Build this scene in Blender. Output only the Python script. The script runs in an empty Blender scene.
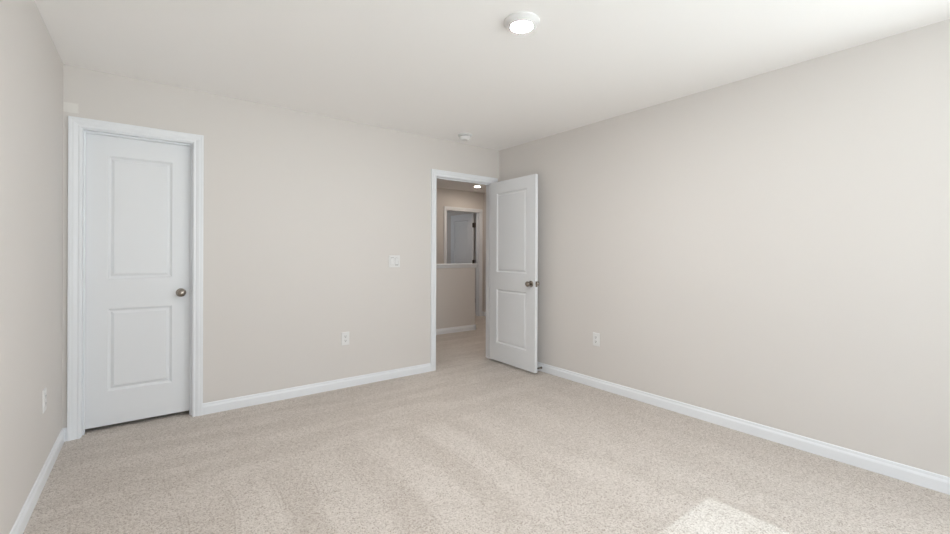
import bpy, bmesh, math
from mathutils import Vector, Matrix

S = bpy.context.scene
COL = S.collection
PI = math.pi

# ------------------------------------------------------------------ camera
YAW, ROLL = 0.6526, 0.0037
cam_data = bpy.data.cameras.new('camera')
cam = bpy.data.objects.new('camera', cam_data)
COL.objects.link(cam)
cam_data.sensor_fit = 'HORIZONTAL'
cam_data.sensor_width = 36.0
cam_data.lens = 425.56 / 950 * 36.0
cam_data.shift_y = -12.79 / 950
cam_data.clip_start = 0.02
cam.matrix_world = (Matrix.Translation((0.4471, -3.8053, 1.2211)) @ Matrix.Rotation(-YAW, 4, 'Z')
                    @ Matrix.Rotation(PI / 2, 4, 'X') @ Matrix.Rotation(ROLL, 4, 'Z'))
S.camera = cam

# ------------------------------------------------------------------ daylight
SKY_STRENGTH = 8.6
SUN_STRENGTH = 1.8
SUN_ELEV = math.radians(39.43)
LAMP_STRENGTH = 560.0
HALL_LAMP_STRENGTH = 165.0

world = bpy.data.worlds.new('daylight')
S.world = world
world.use_nodes = True
wn, wl = world.node_tree.nodes, world.node_tree.links
wn.clear()
w_out = wn.new('ShaderNodeOutputWorld')
w_bg = wn.new('ShaderNodeBackground')
w_ramp = wn.new('ShaderNodeValToRGB')
w_sep = wn.new('ShaderNodeSeparateXYZ')
w_map = wn.new('ShaderNodeMapRange')
w_tc = wn.new('ShaderNodeTexCoord')
w_map.inputs['From Min'].default_value = -1
w_map.inputs['From Max'].default_value = 1
wl.new(w_tc.outputs['Generated'], w_sep.inputs[0])
wl.new(w_sep.outputs['Z'], w_map.inputs['Value'])
wl.new(w_map.outputs['Result'], w_ramp.inputs['Fac'])
wl.new(w_ramp.outputs['Color'], w_bg.inputs['Color'])
wl.new(w_bg.outputs[0], w_out.inputs[0])
cr = w_ramp.color_ramp
cr.elements[0].position = 0.47
cr.elements[0].color = (0.93, 0.97, 1.0, 1)      # sunlit ground below the horizon
cr.elements[1].position = 0.52
cr.elements[1].color = (0.53, 0.57, 0.61, 1)       # hazy horizon
e = cr.elements.new(0.95)
e.color = (0.42, 0.48, 0.58, 1)
w_bg.inputs['Strength'].default_value = SKY_STRENGTH

sun_data = bpy.data.lights.new('sun', 'SUN')
sun_data.energy = SUN_STRENGTH
sun_data.angle = math.radians(0.2)
sun_data.color = (0.86, 1.0, 1.10)
sun = bpy.data.objects.new('sun', sun_data)
COL.objects.link(sun)
sun.rotation_euler = (PI / 2 - SUN_ELEV, 0, 0)
sun.location = (1.8, -9, 8)

S.view_settings.view_transform = 'Standard'
S.view_settings.look = 'None'
S.view_settings.exposure = 0.25
S.view_settings.gamma = 1.0
S.view_settings.use_curve_mapping = False
S.cycles.max_bounces = 16
S.cycles.diffuse_bounces = 12
S.cycles.glossy_bounces = 4
S.cycles.sample_clamp_indirect = 6.0

# ------------------------------------------------------------------ materials
def principled(name, color, rough=0.5, metal=0.0, spec=0.5):
    m = bpy.data.materials.new(name)
    m.use_nodes = True
    b = m.node_tree.nodes['Principled BSDF']
    b.inputs['Base Color'].default_value = (*color, 1)
    b.inputs['Roughness'].default_value = rough
    b.inputs['Metallic'].default_value = metal
    b.inputs['Specular IOR Level'].default_value = spec
    return m

def add_bump(m, scale, strength, dist, detail=2.0):
    n, l = m.node_tree.nodes, m.node_tree.links
    geo = n.new('ShaderNodeNewGeometry')
    tex = n.new('ShaderNodeTexNoise')
    tex.inputs['Scale'].default_value = scale
    tex.inputs['Detail'].default_value = detail
    bp = n.new('ShaderNodeBump')
    bp.inputs['Strength'].default_value = strength
    bp.inputs['Distance'].default_value = dist
    l.new(geo.outputs['Position'], tex.inputs['Vector'])
    l.new(tex.outputs['Fac'], bp.inputs['Height'])
    l.new(bp.outputs['Normal'], n['Principled BSDF'].inputs['Normal'])

def emitter(name, color, strength):
    m = bpy.data.materials.new(name)
    m.use_nodes = True
    n, l = m.node_tree.nodes, m.node_tree.links
    n.clear()
    o = n.new('ShaderNodeOutputMaterial')
    em = n.new('ShaderNodeEmission')
    em.inputs['Color'].default_value = (*color, 1)
    em.inputs['Strength'].default_value = strength
    l.new(em.outputs[0], o.inputs[0])
    return m

WALL_C = (0.675, 0.647, 0.624)
M_WALL = principled('greige_wall_paint', WALL_C, 0.55, spec=0.25)
add_bump(M_WALL, 160, 0.06, 0.002)
M_CEIL = principled('white_ceiling_paint', (0.92, 0.912, 0.905), 0.8, spec=0.15)
add_bump(M_CEIL, 120, 0.08, 0.002)
M_TRIM = principled('white_semi_gloss_trim', (0.80, 0.822, 0.855), 0.35, spec=0.4)
M_DOOR = principled('white_door_paint', (0.775, 0.792, 0.817), 0.38, spec=0.4)
M_PLATE = principled('white_plastic', (0.75, 0.75, 0.75), 0.35)
M_SLOT_SHADE = principled('dark_slot_and_shade', (0.05, 0.045, 0.04), 0.6)  # outlet slots, and a painted rocker shadow
M_GREY = principled('grey_plastic_and_shade', (0.30, 0.30, 0.30), 0.5)
M_NICKEL = principled('satin_nickel', (0.33, 0.29, 0.25), 0.22, metal=1.0)
M_BRONZE = principled('dark_hinge_metal', (0.10, 0.08, 0.06), 0.4, metal=0.8)
M_RUBBER = principled('black_rubber', (0.04, 0.035, 0.03), 0.7)
M_LAMP = emitter('lamp_lens_glow', (1.0, 0.99, 0.98), LAMP_STRENGTH)
M_HALL_LAMP = emitter('hall_lamp_lens_glow', (1.0, 0.87, 0.74), HALL_LAMP_STRENGTH)

M_FILL_LAMP = emitter('added_fill_lamp_glow', (1.0, 0.92, 0.84), HALL_LAMP_STRENGTH * 1.9)  # glow of an unseen hall lamp added to lift the half wall

def back_wall_material():
    """Wall paint with one lighter patch over the closet door."""
    m = M_WALL.copy()
    m.name = 'greige_wall_paint_pale_patch'
    n, l = m.node_tree.nodes, m.node_tree.links
    geo = n.new('ShaderNodeNewGeometry')
    noi = n.new('ShaderNodeTexNoise')
    noi.inputs['Scale'].default_value = 40
    sep = n.new('ShaderNodeSeparateXYZ')
    l.new(geo.outputs['Position'], sep.inputs[0])
    l.new(geo.outputs['Position'], noi.inputs['Vector'])
    def math_(op, a, b=None):
        q = n.new('ShaderNodeMath')
        q.operation = op
        for i, v in enumerate((a, b)):
            if v is None:
                continue
            if isinstance(v, (int, float)):
                q.inputs[i].default_value = v
            else:
                l.new(v, q.inputs[i])
        return q.outputs[0]
    wob = math_('MULTIPLY', math_('SUBTRACT', noi.outputs['Fac'], 0.5), 0.012)
    dx = math_('SUBTRACT', math_('ABSOLUTE', math_('SUBTRACT', sep.outputs['X'], 0.036)), 0.036)
    dz = math_('SUBTRACT', math_('ABSOLUTE', math_('SUBTRACT', sep.outputs['Z'], 2.167)), 0.031)
    d = math_('ADD', math_('MAXIMUM', dx, dz), wob)
    mr = n.new('ShaderNodeMapRange')
    mr.interpolation_type = 'SMOOTHSTEP'
    mr.inputs['From Min'].default_value = 0.005
    mr.inputs['From Max'].default_value = -0.005
    l.new(d, mr.inputs['Value'])
    mix = n.new('ShaderNodeMix')
    mix.data_type = 'RGBA'
    mix.inputs[6].default_value = (*WALL_C, 1)
    mix.inputs[7].default_value = (0.76, 0.74, 0.715, 1)
    l.new(mr.outputs['Result'], mix.inputs[0])
    l.new(mix.outputs[2], n['Principled BSDF'].inputs['Base Color'])
    return m

def carpet_material():
    m = principled('beige_cut_pile_carpet', (0.5, 0.44, 0.38), 0.95, spec=0.1)
    n, l = m.node_tree.nodes, m.node_tree.links
    bsdf = n['Principled BSDF']
    geo = n.new('ShaderNodeNewGeometry')
    pos = geo.outputs['Position']
    sep = n.new('ShaderNodeSeparateXYZ')
    l.new(pos, sep.inputs[0])
    X, Yc = sep.outputs['X'], sep.outputs['Y']
    def mt(op, a, b=None, c=None):
        q = n.new('ShaderNodeMath')
        q.operation = op
        for i, v in enumerate((a, b, c)):
            if v is None:
                continue
            if isinstance(v, (int, float)):
                q.inputs[i].default_value = v
            else:
                l.new(v, q.inputs[i])
        return q.outputs[0]
    def sstep(v, a, b):
        q = n.new('ShaderNodeMapRange')
        q.interpolation_type = 'SMOOTHSTEP'
        q.inputs['From Min'].default_value = a
        q.inputs['From Max'].default_value = b
        l.new(v, q.inputs['Value'])
        return q.outputs['Result']
    def noise(scale, detail=2.0, rough=0.5, sx=1.0, sy=1.0):
        q = n.new('ShaderNodeTexNoise')
        q.inputs['Scale'].default_value = scale
        q.inputs['Detail'].default_value = detail
        q.inputs['Roughness'].default_value = rough
        mp = n.new('ShaderNodeMapping')
        mp.inputs['Scale'].default_value = (sx, sy, 1)
        l.new(pos, mp.inputs['Vector'])
        l.new(mp.outputs[0], q.inputs['Vector'])
        return q.outputs['Fac']
    # yarn tufts: random tone per tuft plus sparse dark flecks
    vor = n.new('ShaderNodeTexVoronoi')
    vor.inputs['Scale'].default_value = 185
    l.new(pos, vor.inputs['Vector'])
    vsep = n.new('ShaderNodeSeparateColor')
    l.new(vor.outputs['Color'], vsep.inputs[0])
    tuft = vsep.outputs['Red']
    fleck = sstep(vsep.outputs['Green'], 0.80, 0.90)
    fine = noise(330, 1.5, 0.6)
    # brushed vacuum marks, their pile sheen painted in as tone: bands along the room, cross bands near the door wall
    warp = mt('MULTIPLY', mt('SUBTRACT', noise(1.1, 1.0), 0.5), 0.22)
    xw = mt('ADD', X, warp)
    wave = mt('SINE', mt('MULTIPLY', mt('ADD', xw, 0.06), 2 * PI / 0.40))
    band = sstep(wave, -0.75, 0.25)
    ridge = mt('MULTIPLY', sstep(mt('SINE', mt('MULTIPLY', xw, 2 * PI / 0.024)), 0.2, 0.9),
               mt('MULTIPLY', sstep(wave, -0.7, -0.3), mt('SUBTRACT', 1.0, sstep(wave, 0.1, 0.6))))
    ridge = mt('MULTIPLY', ridge, sstep(noise(1.7, 1.0), 0.47, 0.6))
    far_noise = sstep(noise(3.0, 2.0, 0.5, 0.35, 2.2), 0.4, 0.62)
    y_edge = mt('ADD', Yc, mt('MULTIPLY', mt('SUBTRACT', noise(2.5), 0.5), 0.5))
    near = sstep(y_edge, -1.05, -1.35)
    right = sstep(X, 2.1, 2.7)
    band_amt = mt('MULTIPLY', near, mt('SUBTRACT', 1.0, mt('MULTIPLY', right, 0.6)))
    blot = mt('SUBTRACT', noise(5.0, 3.0), 0.5)
    tone = mt('ADD', mt('MULTIPLY', mt('SUBTRACT', band, 0.5), mt('MULTIPLY', mt('MULTIPLY', band_amt, sstep(noise(1.3, 2.0), 0.36, 0.62)), 0.085)),
              mt('MULTIPLY', mt('SUBTRACT', far_noise, 0.5), mt('MULTIPLY', mt('SUBTRACT', 1.0, near), 0.06)))
    tone = mt('ADD', tone, mt('MULTIPLY', blot, 0.08))
    tone = mt('SUBTRACT', tone, mt('MULTIPLY', mt('MULTIPLY', ridge, near), 0.07))
    tone = mt('ADD', tone, mt('MULTIPLY', mt('SUBTRACT', tuft, 0.5), 0.22))
    tone = mt('ADD', tone, mt('MULTIPLY', mt('SUBTRACT', fine, 0.5), 0.35))
    tone = mt('SUBTRACT', tone, mt('MULTIPLY', fleck, 0.27))
    val = mt('ADD', 1.03, tone)
    mix = n.new('ShaderNodeMix')
    mix.data_type = 'RGBA'
    l.new(sstep(val, 0.72, 1.25), mix.inputs[0])
    mix.inputs[6].default_value = (0.37, 0.318, 0.272, 1)
    mix.inputs[7].default_value = (0.70, 0.645, 0.598, 1)
    l.new(mix.outputs[2], bsdf.inputs['Base Color'])
    bsdf.inputs['Sheen Weight'].default_value = 0.15
    bsdf.inputs['Sheen Roughness'].default_value = 0.6
    bp = n.new('ShaderNodeBump')
    bp.inputs['Strength'].default_value = 0.55
    bp.inputs['Distance'].default_value = 0.006
    hgt = mt('ADD', mt('MULTIPLY', mt('SUBTRACT', 1.0, vor.outputs['Distance']), 0.7), mt('MULTIPLY', fine, 0.6))
    hgt = mt('SUBTRACT', hgt, mt('MULTIPLY', mt('MULTIPLY', ridge, near), 0.3))
    l.new(hgt, bp.inputs['Height'])
    l.new(bp.outputs['Normal'], bsdf.inputs['Normal'])
    return m

def glass_material():
    m = bpy.data.materials.new('window_glass')
    m.use_nodes = True
    n, l = m.node_tree.nodes, m.node_tree.links
    n.clear()
    o = n.new('ShaderNodeOutputMaterial')
    t = n.new('ShaderNodeBsdfTransparent')
    t.inputs[0].default_value = (0.96, 0.98, 0.97, 1)
    g = n.new('ShaderNodeBsdfGlossy')
    g.inputs['Roughness'].default_value = 0.02
    mx = n.new('ShaderNodeMixShader')
    mx.inputs[0].default_value = 0.05
    l.new(t.outputs[0], mx.inputs[1])
    l.new(g.outputs[0], mx.inputs[2])
    l.new(mx.outputs[0], o.inputs[0])
    return m

M_BACK = back_wall_material()
M_CARPET = carpet_material()
M_GLASS = glass_material()

# ------------------------------------------------------------------ helpers
def obj(name, bm, mat, parent=None, smooth=False, bevel=0.0, segs=2):
    bmesh.ops.recalc_face_normals(bm, faces=bm.faces)
    me = bpy.data.meshes.new(name)
    bm.to_mesh(me)
    bm.free()
    me.materials.append(mat)
    o = bpy.data.objects.new(name, me)
    COL.objects.link(o)
    if parent is not None:
        o.parent = parent
    if smooth:
        for p in me.polygons:
            p.use_smooth = True
        me.set_sharp_from_angle(angle=math.radians(38))
    if bevel:
        bv = o.modifiers.new('bevel', 'BEVEL')
        bv.width = bevel
        bv.segments = segs
        bv.limit_method = 'ANGLE'
        bv.angle_limit = math.radians(35)
        bv.harden_normals = False
    return o

def tag(o, label, cat, group=None, kind=None):
    o['label'] = label
    o['category'] = cat
    if group:
        o['group'] = group
    if kind:
        o['kind'] = kind
    return o

def struct(o, label, cat, group=None):
    return tag(o, label, cat, group, 'structure')

def empty(name, loc=(0, 0, 0), rotz=0.0):
    o = bpy.data.objects.new(name, None)
    o.empty_display_size = 0.1
    COL.objects.link(o)
    o.location = loc
    o.rotation_euler = (0, 0, rotz)
    return o

def box(bm, x0, x1, y0, y1, z0, z1):
    v = [bm.verts.new((x, y, z)) for x in (x0, x1) for y in (y0, y1) for z in (z0, z1)]
    for f in ((0, 1, 3, 2), (4, 6, 7, 5), (0, 4, 5, 1), (2, 3, 7, 6), (0, 2, 6, 4), (1, 5, 7, 3)):
        bm.faces.new([v[i] for i in f])
    return bm

def boxes(*bs):
    bm = bmesh.new()
    for b in bs:
        box(bm, *b)
    return bm

def prism(bm, pts, a, b, axis):
    """Extrude a closed profile of (p, z) pairs along an axis from a to b."""
    def P(p, z, t):
        return (t, p, z) if axis == 'x' else (p, t, z)
    A = [bm.verts.new(P(p, z, a)) for p, z in pts]
    B = [bm.verts.new(P(p, z, b)) for p, z in pts]
    k = len(pts)
    for i in range(k):
        j = (i + 1) % k
        bm.faces.new((A[i], A[j], B[j], B[i]))
    bm.faces.new(A)
    bm.faces.new(B[::-1])
    return bm

def lathe(bm, prof, mat=Matrix.Identity(4), n=32):
    """Revolve (radius, height) pairs about local z."""
    rings = []
    for r, h in prof:
        if r < 1e-6:
            rings.append([bm.verts.new(mat @ Vector((0, 0, h)))])
        else:
            rings.append([bm.verts.new(mat @ Vector((r * math.cos(2 * PI * i / n), r * math.sin(2 * PI * i / n), h)))
                          for i in range(n)])
    for A, B in zip(rings, rings[1:]):
        for i in range(n):
            j = (i + 1) % n
            if len(A) == 1 and len(B) == 1:
                continue
            if len(A) == 1:
                bm.faces.new((A[0], B[i], B[j]))
            elif len(B) == 1:
                bm.faces.new((A[i], B[0], A[j]))
            else:
                bm.faces.new((A[i], B[i], B[j], A[j]))
    for ring, flip in ((rings[0], True), (rings[-1], False)):
        if len(ring) > 1:
            bm.faces.new(ring[::-1] if flip else ring)
    return bm

# ------------------------------------------------------------------ the place (metres)
W, H = 3.711, 2.44            # bedroom width, ceiling height
REAR = -5.10                  # window wall behind the camera
T = 0.115                     # partition thickness
CL0, CL1 = 0.0925, 0.6995      # closet opening between jambs
EN0, EN1 = 2.843, 3.608       # bedroom doorway between jambs
OH = 2.04                     # height of door openings
JT = 0.018                    # jamb thickness
HALL_Y, HALL_X0, HALL_X1 = 2.815, 1.62, 5.712
FD0, FD1 = 4.845, 5.612       # far doorway
FAR_Y1 = 6.2

# floor, ceiling
struct(obj('floor', boxes((-0.15, 5.95, REAR - 0.15, FAR_Y1 + 0.15, -0.12, 0.0)), M_CARPET),
       'beige cut pile carpet with faint vacuum marks across the room', 'carpet floor')
struct(obj('ceiling', boxes((-0.15, 5.95, REAR - 0.15, FAR_Y1 + 0.15, H, H + 0.15)), M_CEIL),
       'smooth white painted ceiling over the bedroom and hall', 'ceiling')

# walls
bm = boxes((-T, CL0 - JT, 0, T, 0, H), (CL1 + JT, EN0 - JT, 0, T, 0, H), (EN1 + JT, HALL_X1, 0, T, 0, H),
           (CL0 - JT, CL1 + JT, 0, T, OH + JT, H), (EN0 - JT, EN1 + JT, 0, T, OH + JT, H))
struct(obj('wall_back', bm, M_BACK), 'greige wall holding the closed closet door and the open doorway', 'wall')
struct(obj('wall_left', boxes((-T, 0, REAR, 0, 0, H)), M_WALL), 'plain greige wall along the left edge of the photo', 'wall')
ADDED_SIDE_WIN = (-4.95, -3.65)  # unseen side window, added to throw more light on the left wall
WZ0, WZ1 = 0.55, 2.05
struct(obj('wall_right', boxes((W, W + T, REAR, ADDED_SIDE_WIN[0], 0, H), (W, W + T, ADDED_SIDE_WIN[1], 0, 0, H),
                               (W, W + T, *ADDED_SIDE_WIN, 0, WZ0), (W, W + T, *ADDED_SIDE_WIN, WZ1, H)), M_WALL), 'long bare greige wall on the right with one outlet', 'wall')
WIN = [(1.75, 2.74), (0.75, 1.65)]
bm = boxes((-T, WIN[1][0], REAR - 0.15, REAR, 0, H), (WIN[1][1], WIN[0][0], REAR - 0.15, REAR, 0, H),
           (WIN[0][1], W + T, REAR - 0.15, REAR, 0, H),
           *[(a, b, REAR - 0.15, REAR, 0, WZ0) for a, b in WIN], *[(a, b, REAR - 0.15, REAR, WZ1, H) for a, b in WIN])
struct(obj('wall_rear', bm, M_WALL), 'greige window wall behind the photographer', 'wall')
struct(obj('wall_closet', boxes((-T, 0, T, 0.9, 0, H), (-T, HALL_X0 - T, 0.9, 0.9 + T, 0, H)), M_WALL),
       'inside of the closet behind the closed white door', 'wall')
bm = boxes((HALL_X0, FD0 - JT, HALL_Y, HALL_Y + T, 0, H), (FD1 + JT, HALL_X1 + T, HALL_Y, HALL_Y + T, 0, H),
           (FD0 - JT, FD1 + JT, HALL_Y, HALL_Y + T, OH + JT, H))
struct(obj('wall_hall_far', bm, M_WALL), 'warm lit hall wall seen beyond the open bedroom doorway', 'wall')
struct(obj('wall_hall_left', boxes((HALL_X0 - T, HALL_X0, T, HALL_Y + T, 0, H)), M_WALL), 'left end wall of the hall', 'wall')
struct(obj('wall_hall_right', boxes((HALL_X1, HALL_X1 + T, 0, HALL_Y, 0, H)), M_WALL),
       'narrow strip of hall wall right of the far door frame', 'wall')
# half wall by the stairs
PW_Y, PW_X, PW_Z = 1.655, 4.625, 1.05
struct(obj('wall_half', boxes((HALL_X0, PW_X, PW_Y, PW_Y + T, 0, PW_Z)), M_WALL),
       'low greige half wall with white cap in the hall', 'half wall')
# room beyond the far door, with an unseen opening added for sky light
bm = boxes((3.4 - T, 3.4, HALL_Y + T, 4.25, 0, H), (3.4 - T, 3.4, 4.95, FAR_Y1, 0, H),
           (3.4 - T, 3.4, 4.25, 4.95, 0, 1.15), (3.4 - T, 3.4, 4.25, 4.95, 1.75, H),
           (3.4 - T, 5.95, FAR_Y1, FAR_Y1 + T, 0, H), (5.83, 5.95, HALL_Y + T, FAR_Y1, 0, H))
struct(obj('wall_far_room', bm, M_WALL), 'shaded walls of the room behind the far hall door', 'wall')

# ------------------------------------------------------------------ windows behind the camera
def portal(w, h, m):
    """Daylight portal: guides sampling of the sky through an opening, gives no light of its own."""
    ld = bpy.data.lights.new('sky_portal', 'AREA')
    ld.shape = 'RECTANGLE'
    ld.size, ld.size_y = w, h
    ld.cycles.is_portal = True
    lo = bpy.data.objects.new('sky_portal', ld)
    COL.objects.link(lo)
    lo.matrix_world = m

def window(idx, width, m, label):
    """Sash window; local x along the wall, local y = 0 the inner wall face, -y outdoors."""
    x0, x1 = 0.0, width
    y0, y1 = -0.15, -0.07
    bm = boxes((x0, x0 + 0.05, y0, y1, WZ0, WZ1), (x1 - 0.05, x1, y0, y1, WZ0, WZ1),
               (x0 + 0.05, x1 - 0.05, y0, y1, WZ1 - 0.05, WZ1), (x0 + 0.05, x1 - 0.05, y0, y1, WZ0, WZ0 + 0.05))
    o = struct(obj('window_%d' % idx, bm, M_TRIM), label, 'window')
    o.matrix_world = m
    zm = (WZ0 + WZ1) / 2
    obj('meeting_rail', boxes((x0 + 0.05, x1 - 0.05, y0 + 0.02, y1 - 0.01, zm - 0.02, zm + 0.02)), M_TRIM, o)
    obj('pane', boxes((x0 + 0.05, x1 - 0.05, y0 + 0.035, y0 + 0.039, WZ0 + 0.05, zm - 0.02)), M_GLASS, o)
    obj('pane', boxes((x0 + 0.05, x1 - 0.05, y0 + 0.055, y0 + 0.059, zm + 0.02, WZ1 - 0.05)), M_GLASS, o)
    obj('window_sill', boxes((x0 - 0.03, x1 + 0.03, -0.07, 0.05, WZ0 - 0.02, WZ0)), M_TRIM, o, bevel=0.004)
    portal(width, WZ1 - WZ0, m @ Matrix.Translation((width / 2, -0.16, zm)) @ Matrix.Rotation(PI / 2, 4, 'X'))

window(1, WIN[0][1] - WIN[0][0], Matrix.Translation((WIN[0][0], REAR, 0)), 'white framed rear window nearer the right wall')
window(2, WIN[1][1] - WIN[1][0], Matrix.Translation((WIN[1][0], REAR, 0)), 'white framed rear window nearer the left wall')
window(3, ADDED_SIDE_WIN[1] - ADDED_SIDE_WIN[0], Matrix.Translation((W, ADDED_SIDE_WIN[0], 0)) @ Matrix.Rotation(PI / 2, 4, 'Z'),
       'unseen white framed window added in the right wall to light the left wall')
portal(0.7, 0.6, Matrix.Translation((3.4 - T - 0.02, 4.6, 1.45)) @ Matrix.Rotation(-PI / 2, 4, 'Z') @ Matrix.Rotation(PI / 2, 4, 'X'))  # portal for the opening added in the far room

# ------------------------------------------------------------------ baseboards
BB = [(0.0, 0.0), (0.0128, 0.0), (0.0128, 0.056), (0.0105, 0.063), (0.0075, 0.069), (0.0068, 0.080), (0.0055, 0.084), (0.003, 0.086), (0.0, 0.086)]
def baseboard(name, runs, label):
    """runs: (axis, wall coordinate, outward sign, from, to)"""
    bm = bmesh.new()
    for axis, c, s, a, b in runs:
        prism(bm, [(c + s * t, z) for t, z in BB], a, b, axis)
    return struct(obj(name, bm, M_TRIM), label, 'baseboard')

CW = 0.063   # casing width
baseboard('baseboard_back', [('x', 0, -1, 0.0, CL0 - 0.005 - CW), ('x', 0, -1, CL1 + 0.005 + CW, EN0 - 0.005 - CW),
                             ('x', 0, -1, EN1 + 0.005 + CW, W)], 'white baseboard between the closet door and the doorway')
baseboard('baseboard_left', [('y', 0, 1, REAR, 0)], 'white baseboard along the left wall')
baseboard('baseboard_right', [('y', W, -1, REAR, 0)], 'long white baseboard along the right wall')
baseboard('baseboard_half_wall', [('x', PW_Y, -1, HALL_X0, PW_X + 0.0128), ('y', PW_X, 1, PW_Y - 0.0128, PW_Y + T)],
          'white baseboard at the foot of the half wall')
baseboard('baseboard_hall', [('x', HALL_Y, -1, HALL_X0, FD0 - 0.005 - CW), ('x', HALL_Y, -1, FD1 + 0.005 + CW, HALL_X1),
                             ('y', HALL_X1, -1, T, HALL_Y)], 'white baseboard in the corner right of the far door')

# half wall cap with apron moulding
bm = boxes((HALL_X0, PW_X + 0.032, PW_Y - 0.03, PW_Y + T + 0.03, PW_Z, PW_Z + 0.02))
cap = struct(obj('trim_4', bm, M_TRIM, bevel=0.005), 'white wooden cap along the top of the half wall', 'wall cap')
ap = [(0.0, -0.045), (0.006, -0.045), (0.012, -0.034), (0.018, -0.012), (0.02, 0.0), (0.0, 0.0)]
bm = bmesh.new()
prism(bm, [(PW_Y - t, PW_Z + z) for t, z in ap], HALL_X0, PW_X + 0.02, 'x')
prism(bm, [(PW_X + t, PW_Z + z) for t, z in ap], PW_Y - 0.02, PW_Y + T, 'y')
obj('apron_moulding', bm, M_TRIM, cap)

# ------------------------------------------------------------------ door frames: casing, jamb, stop
CAS = [(0.0, 0.008), (0.004, 0.0105), (0.010, 0.0105), (0.016, 0.0085), (0.026, 0.0125), (0.036, 0.0155), (0.046, 0.0155),
       (0.050, 0.0175), (CW - 0.002, 0.0175), (CW, 0.0155), (CW, 0.0)]
def casing_bm(x0, x1, zt, y, s):
    """Mitred casing round an opening; s = -1 faces -y."""
    bm = bmesh.new()
    x0 -= 0.005; x1 += 0.005; zt += 0.005
    prof = [(0.0, 0.0)] + CAS
    cols = [[bm.verts.new(p) for p in ((x0 - u, y + s * t, 0), (x0 - u, y + s * t, zt + u), (x1 + u, y + s * t, zt + u), (x1 + u, y + s * t, 0))]
            for u, t in prof]
    k = len(cols)
    for i in range(k):
        a, b = cols[i], cols[(i + 1) % k]
        for j in range(3):
            bm.faces.new((a[j], b[j], b[j + 1], a[j + 1]))
    bm.faces.new([c[0] for c in cols])
    bm.faces.new([c[3] for c in cols][::-1])
    return bm

def door_frame(idx, x0, x1, y0, stop_y, label):
    root = struct(empty('trim_%d' % idx, ((x0 + x1) / 2, y0, 0)), label, 'door frame')
    def put(name, bm, mat=M_TRIM, bevel=0.0):
        o = obj(name, bm, mat, root, bevel=bevel)
        o.matrix_parent_inverse = Matrix.Translation((-(x0 + x1) / 2, -y0, 0))
        return o
    put('casing', casing_bm(x0, x1, OH, y0, -1))
    put('casing', casing_bm(x0, x1, OH, y0 + T, 1))
    put('jamb', boxes((x0 - JT, x0, y0, y0 + T, 0, OH + JT)), bevel=0.0015)
    put('jamb', boxes((x1, x1 + JT, y0, y0 + T, 0, OH + JT)), bevel=0.0015)
    put('jamb', boxes((x0, x1, y0, y0 + T, OH, OH + JT)))
    st, sw = 0.011, 0.032
    put('door_stop_strip', boxes((x0, x0 + st, stop_y, stop_y + sw, 0, OH), (x1 - st, x1, stop_y, stop_y + sw, 0, OH),
                                 (x0 + st, x1 - st, stop_y, stop_y + sw, OH - st, OH)), bevel=0.002)
    return root

door_frame(1, CL0, CL1, 0.0, 0.044, 'white moulded frame around the closed closet door')
door_frame(2, EN0, EN1, 0.0, 0.040, 'white moulded frame of the open bedroom doorway')
door_frame(3, FD0, FD1, HALL_Y, 0.044 + HALL_Y, 'white moulded frame of the far hall doorway')

# ------------------------------------------------------------------ doors
PANEL = [(0.003, -0.004), (0.011, -0.0105), (0.014, -0.012), (0.018, -0.012), (0.034, -0.003)]
def door_leaf_bm(w, z0, z1, t, xa, xb, panels):
    """Two-panel moulded leaf: x 0..w, y 0..t, panels = [(za, zb)]"""
    bm = bmesh.new()
    xs = [0, xa, xb, w]
    zs = [z0]
    for a, b in panels:
        zs += [a, b]
    zs.append(z1)
    for y, s in ((0.0, -1), (t, 1)):
        grid = [[bm.verts.new((x, y, z)) for z in zs] for x in xs]
        for i in range(3):
            for j in range(len(zs) - 1):
                q = [grid[i][j], grid[i + 1][j], grid[i + 1][j + 1], grid[i][j + 1]]
                if i == 1 and j % 2 == 1:
                    ring = q
                    for ins, dep in PANEL:
                        yy = y + s * dep
                        nr = [bm.verts.new(p) for p in ((xs[1] + ins, yy, zs[j] + ins), (xs[2] - ins, yy, zs[j] + ins),
                                                        (xs[2] - ins, yy, zs[j + 1] - ins), (xs[1] + ins, yy, zs[j + 1] - ins))]
                        for k in range(4):
                            m_ = (k + 1) % 4
                            bm.faces.new((ring[k], ring[m_], nr[m_], nr[k]))
                        ring = nr
                    bm.faces.new(ring)
                else:
                    bm.faces.new(q)
        if y == 0.0:
            front = grid
        else:
            back = grid
    for i in range(3):
        for j in (0, len(zs) - 1):
            bm.faces.new((front[i][j], front[i + 1][j], back[i + 1][j], back[i][j]))
    for j in range(len(zs) - 1):
        for i in (0, 3):
            bm.faces.new((front[i][j], front[i][j + 1], back[i][j + 1], back[i][j]))
    return bm

ROSETTE = [(0.0325, 0.0), (0.0325, 0.004), (0.030, 0.008), (0.020, 0.0105), (0.013, 0.012)]
KNOB = [(0.0115, 0.010), (0.0105, 0.022), (0.012, 0.029), (0.019, 0.034), (0.0255, 0.041), (0.0275, 0.049), (0.0265, 0.057),
        (0.021, 0.063), (0.012, 0.0665), (0.0, 0.0675)]
def knob(parent, x, y, z, s):
    """Round knob on a door face; s = -1 sticks out towards -y."""
    m = Matrix.Translation((x, y, z)) @ Matrix.Rotation(PI / 2 if s < 0 else -PI / 2, 4, 'X')
    k = obj('door_knob', lathe(bmesh.new(), KNOB, m), M_NICKEL, parent, smooth=True)
    obj('rosette', lathe(bmesh.new(), ROSETTE, m), M_NICKEL, k, smooth=True)
    return k

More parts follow.
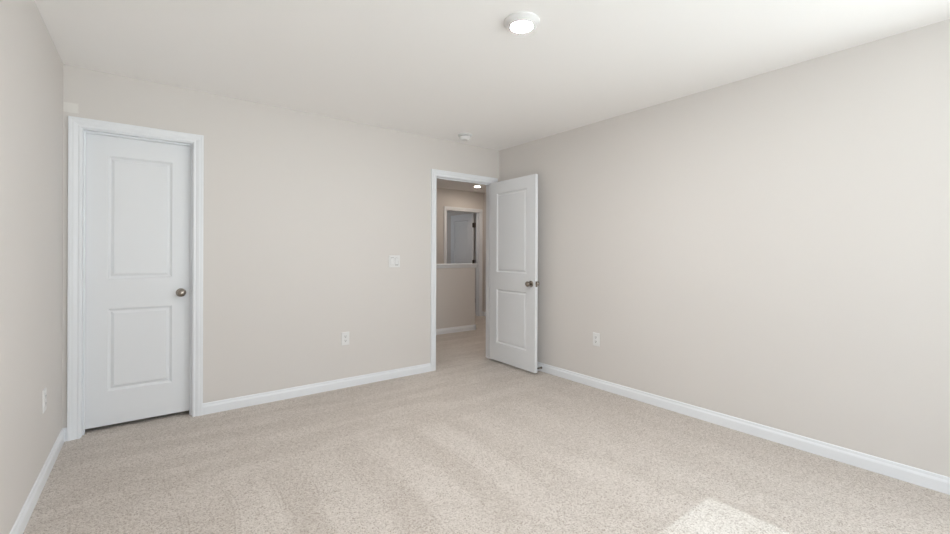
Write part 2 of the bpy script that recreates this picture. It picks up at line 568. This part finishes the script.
def hinge(parent, x, y, z, side, mat):
    """Butt hinge: knuckle at (x, y), leaf on the door edge running to side * y."""
    bm = bmesh.new()
    lathe(bm, [(0.0045, -0.048), (0.0062, -0.046), (0.0062, 0.046), (0.0045, 0.048)], Matrix.Translation((x, y, z)), 14)
    box(bm, x - 0.0012, x + 0.0012, min(y, y + side * 0.034), max(y, y + side * 0.034), z - 0.044, z + 0.044)
    return obj('hinge', bm, mat, parent)

def place(o, loc, rotz):
    o.location = loc
    o.rotation_euler = (0, 0, rotz)
    return o

# closet door, closed, opens away from the room
d1w = CL1 - CL0 - 0.006
d1 = obj('door_1', door_leaf_bm(d1w, 0.028, OH - 0.003, 0.035, 0.121, d1w - 0.117, [(0.262, 0.832), (1.042, 1.893)]), M_DOOR)
place(d1, (CL0 + 0.003, 0.077, 0), 0)
struct(d1, 'closed white two panel closet door near the left wall', 'door')
d1['state'] = 'closed'
knob(d1, d1w - 0.062, 0.0, 0.925, -1)
knob(d1, d1w - 0.062, 0.035, 0.925, 1)
obj('latch_plate', boxes((d1w - 0.001, d1w + 0.0012, 0.005, 0.030, 0.897, 0.953)), M_NICKEL, d1)
for z in (0.25, 1.03, 1.83):
    hinge(d1, -0.0015, 0.041, z, -1, M_NICKEL)

# bedroom door, swung open into the room: local x runs from hinge to latch, local y = 0 is the hall face
d2w = 0.755
d2 = obj('door_2', door_leaf_bm(d2w, 0.022, OH - 0.004, 0.035, 0.130, 0.622, [(0.224, 0.830), (1.022, 1.908)]), M_DOOR, bevel=0.0012)
# closed it would lie along -x; at 88 degrees it lies along -y
a2 = -PI / 2 - math.radians(2.0)
place(d2, (3.5640, -0.0085, 0), a2)
struct(d2, 'white two panel bedroom door standing open against the right wall', 'door')
knob(d2, d2w - 0.060, 0.0, 0.920, -1)
knob(d2, d2w - 0.060, 0.035, 0.920, 1)
lp = obj('latch_plate', boxes((d2w - 0.001, d2w + 0.0014, 0.005, 0.030, 0.892, 0.948)), M_NICKEL, d2)
obj('latch_bolt', boxes((d2w + 0.0014, d2w + 0.012, 0.010, 0.024, 0.912, 0.928)), M_NICKEL, lp, bevel=0.003)
for z in (0.25, 1.03, 1.83):
    hinge(d2, -0.0015, 0.041, z, -1, M_NICKEL)

# far door, swung open into the room beyond
d3w = 0.755
d3 = obj('door_3', door_leaf_bm(d3w, 0.022, OH - 0.004, 0.035, 0.130, 0.625, [(0.224, 0.830), (1.022, 1.908)]), M_DOOR)
place(d3, (FD1 - 0.026, HALL_Y + T + 0.036, 0), PI / 2 + math.radians(0.3))
struct(d3, 'grey shaded white door standing open inside the far hall doorway', 'door')
knob(d3, d3w - 0.060, 0.0, 0.920, -1)
knob(d3, d3w - 0.060, 0.035, 0.920, 1)
for z in (0.30, 1.06, 1.80):
    bm = bmesh.new()
    lathe(bm, [(0.006, -0.05), (0.0085, -0.047), (0.0085, 0.047), (0.006, 0.05)], Matrix.Translation((-0.010, 0.004, z)), 14)
    box(bm, -0.0025, 0.0, 0.001, 0.034, z - 0.045, z + 0.045)
    box(bm, -0.038, -0.010, -0.020, -0.017, z - 0.045, z + 0.045)
    obj('hinge', bm, M_BRONZE, d3)

# ------------------------------------------------------------------ ceiling fixtures
def disc_light(name, x, y, r0, r1, depth, lens_mat, label):
    t = tag(empty(name, (x, y, H)), label, 'ceiling light')
    obj('trim_ring', lathe(bmesh.new(), [(r0 - 0.002, 0.0), (r0, -0.003), (r0 - 0.001, -0.008), (r1 + 0.012, -depth + 0.004), (r1 + 0.006, -depth),
                                         (r1 + 0.001, -depth), (r1, -depth + 0.003)], n=64), M_PLATE, t, smooth=True)
    obj('lens', lathe(bmesh.new(), [(r1 - 0.0005, -depth + 0.0025), (r1 * 0.8, -depth - 0.001), (r1 * 0.45, -depth - 0.0025), (0, -depth - 0.003)], n=64),
        lens_mat, t, smooth=True)
    return t

disc_light('ceiling_light', 1.990, -2.182, 0.094, 0.0575, 0.030, M_LAMP, 'round white glowing disc light on the bedroom ceiling')
disc_light('ceiling_light', 5.11, 2.235, 0.080, 0.050, 0.010, M_HALL_LAMP, 'small glowing disc light on the hall ceiling beyond the doorway')
disc_light('ceiling_light', 4.10, 0.62, 0.080, 0.050, 0.010, M_FILL_LAMP, 'unseen second hall disc light, added to brighten the half wall')  # fill lamp added out of view

sd = tag(empty('smoke_detector', (3.0, -0.29, H)), 'small round white smoke detector on the ceiling above the doorway', 'smoke detector')
obj('mounting_base', lathe(bmesh.new(), [(0.071, 0.0), (0.073, -0.004), (0.072, -0.014), (0.066, -0.018)], n=48), M_PLATE, sd, smooth=True)
obj('sensor_vent', lathe(bmesh.new(), [(0.050, -0.017), (0.050, -0.024)], n=48), M_GREY, sd)
obj('cover', lathe(bmesh.new(), [(0.056, -0.023), (0.058, -0.027), (0.054, -0.044), (0.043, -0.054), (0.0, -0.055)], n=48), M_PLATE, sd, smooth=True)
sm = Matrix.Translation((0.020, -0.022, -0.052))
obj('test_button', lathe(bmesh.new(), [(0.014, 0.0), (0.014, -0.008), (0.011, -0.011), (0.0, -0.011)], sm, 24), M_PLATE, sd, smooth=True)

# ------------------------------------------------------------------ wall plates: local x across, y = 0 the wall face, -y out into the room
def cyl_y(bm, x, z, r, y0, y1, n=20):
    return lathe(bm, [(r, 0.0), (r, y0 - y1)], Matrix.Translation((x, y0, z)) @ Matrix.Rotation(PI / 2, 4, 'X'), n)

def plate_bm(w, h, d=0.006):
    bm = bmesh.new()
    rings = []
    for ins, y in ((0.0, 0.0), (0.0, -0.0025), (0.0025, -d + 0.001), (0.005, -d)):
        a, b = w / 2 - ins, h / 2 - ins
        rings.append([bm.verts.new(p) for p in ((-a, y, -b), (a, y, -b), (a, y, b), (-a, y, b))])
    for A, B in zip(rings, rings[1:]):
        for i in range(4):
            j = (i + 1) % 4
            bm.faces.new((A[i], A[j], B[j], B[i]))
    bm.faces.new(rings[-1])
    bm.faces.new(rings[0][::-1])
    return bm

def receptacle_bm(z):
    bm = bmesh.new()
    n, r, cut = 28, 0.0172, 0.0135
    prof = []
    for i in range(n):
        a = 2 * PI * i / n
        prof.append((r * math.cos(a), max(-cut, min(cut, r * math.sin(a)))))
    A = [bm.verts.new((x, -0.0055, z + q)) for x, q in prof]
    B = [bm.verts.new((x, -0.0078, z + q)) for x, q in prof]
    for i in range(n):
        j = (i + 1) % n
        bm.faces.new((A[i], A[j], B[j], B[i]))
    bm.faces.new(B)
    bm.faces.new(A[::-1])
    return bm

def outlet(loc, rotz, label):
    t = tag(empty('wall_outlet', loc, rotz), label, 'outlet')
    obj('cover_plate', plate_bm(0.074, 0.120), M_PLATE, t)
    for z in (0.0195, -0.0195):
        r = obj('receptacle', receptacle_bm(z), M_PLATE, t)
        obj('slots', cyl_y(boxes((-0.0080, -0.0048, -0.0083, -0.0070, z - 0.002, z + 0.009), (0.0048, 0.0080, -0.0083, -0.0070, z - 0.001, z + 0.008)),
                           0, z - 0.0072, 0.0034, -0.0070, -0.0083, 12), M_SLOT_SHADE, r)
    obj('screw', cyl_y(bmesh.new(), 0, 0, 0.0032, -0.0055, -0.0072, 14), M_PLATE, t)
    return t

outlet((1.868, 0, 0.447), 0, 'white duplex outlet low on the back wall between the doors')
outlet((W, -1.376, 0.442), -PI / 2, 'white duplex outlet low on the right wall')
outlet((0, -0.603, 0.432), PI / 2, 'white duplex outlet low on the left wall')

sw = tag(empty('light_switch', (2.357, 0, 1.148)), 'white double light switch plate left of the open doorway', 'light switch')
obj('cover_plate', plate_bm(0.118, 0.118), M_PLATE, sw)
for x, tilt in ((-0.023, 1), (0.023, -1)):
    bm = bmesh.new()
    a, b = 0.0165, 0.0335
    lo_, hi_ = (-0.0115, -0.0035) if tilt > 0 else (-0.0035, -0.0115)
    v = [bm.verts.new(p) for p in ((x - a, lo_, -b), (x + a, lo_, -b), (x + a, -0.0072, 0), (x - a, -0.0072, 0), (x + a, hi_, b), (x - a, hi_, b),
                                   (x - a, -0.002, -b), (x + a, -0.002, -b), (x + a, -0.002, b), (x - a, -0.002, b))]
    for f in ((0, 1, 2, 3), (3, 2, 4, 5), (6, 7, 1, 0), (5, 4, 8, 9), (0, 3, 5, 9, 6), (1, 7, 8, 4, 2), (6, 9, 8, 7)):
        bm.faces.new([v[i] for i in f])
    rk = obj('rocker', bm, M_PLATE, sw)
    g = 0.0012
    obj('rocker_gap_shade', boxes((x - a - g, x + a + g, -0.0064, -0.0050, -b - (g if tilt > 0 else 0.0045), -b), (x - a - g, x + a + g, -0.0064, -0.0050, b, b + (0.004 if tilt > 0 else g)),
                            (x - a - g, x - a, -0.0061, -0.0050, -b, b), (x + a, x + a + g, -0.0061, -0.0050, -b, b)), M_SLOT_SHADE if tilt < 0 else M_GREY, rk)  # gap strips; the wider dark end paints in the rocker's shadow

# ------------------------------------------------------------------ spring door stop on the right baseboard
ds = tag(empty('door_stop', (W - 0.0128, -0.700, 0.040), 0), 'small metal door stop on the baseboard behind the open door', 'door stop')
mx = Matrix.Rotation(-PI / 2, 4, 'Y')
obj('mount', lathe(bmesh.new(), [(0.012, 0.0), (0.012, 0.003), (0.008, 0.006), (0.0, 0.007)], mx, 20), M_NICKEL, ds, smooth=True)
bm = bmesh.new()
turns, seg, R_, r_ = 11, 14, 0.0062, 0.0014
prev = None
tot = turns * seg
for i in range(tot + 1):
    a = 2 * PI * i / seg
    h = 0.005 + 0.045 * i / tot
    c = Vector((R_ * math.cos(a), R_ * math.sin(a), h))
    rad = Vector((math.cos(a), math.sin(a), 0))
    ring = [bm.verts.new(mx @ (c + rad * (r_ * math.cos(q)) + Vector((0, 0, r_ * math.sin(q))))) for q in (0, PI / 2, PI, 3 * PI / 2)]
    if prev:
        for k in range(4):
            bm.faces.new((prev[k], prev[(k + 1) % 4], ring[(k + 1) % 4], ring[k]))
    prev = ring
obj('spring', bm, M_NICKEL, ds, smooth=True)
obj('rubber_tip', lathe(bmesh.new(), [(0.007, 0.048), (0.009, 0.050), (0.009, 0.060), (0.006, 0.064), (0.0, 0.065)], mx, 20), M_RUBBER, ds, smooth=True)
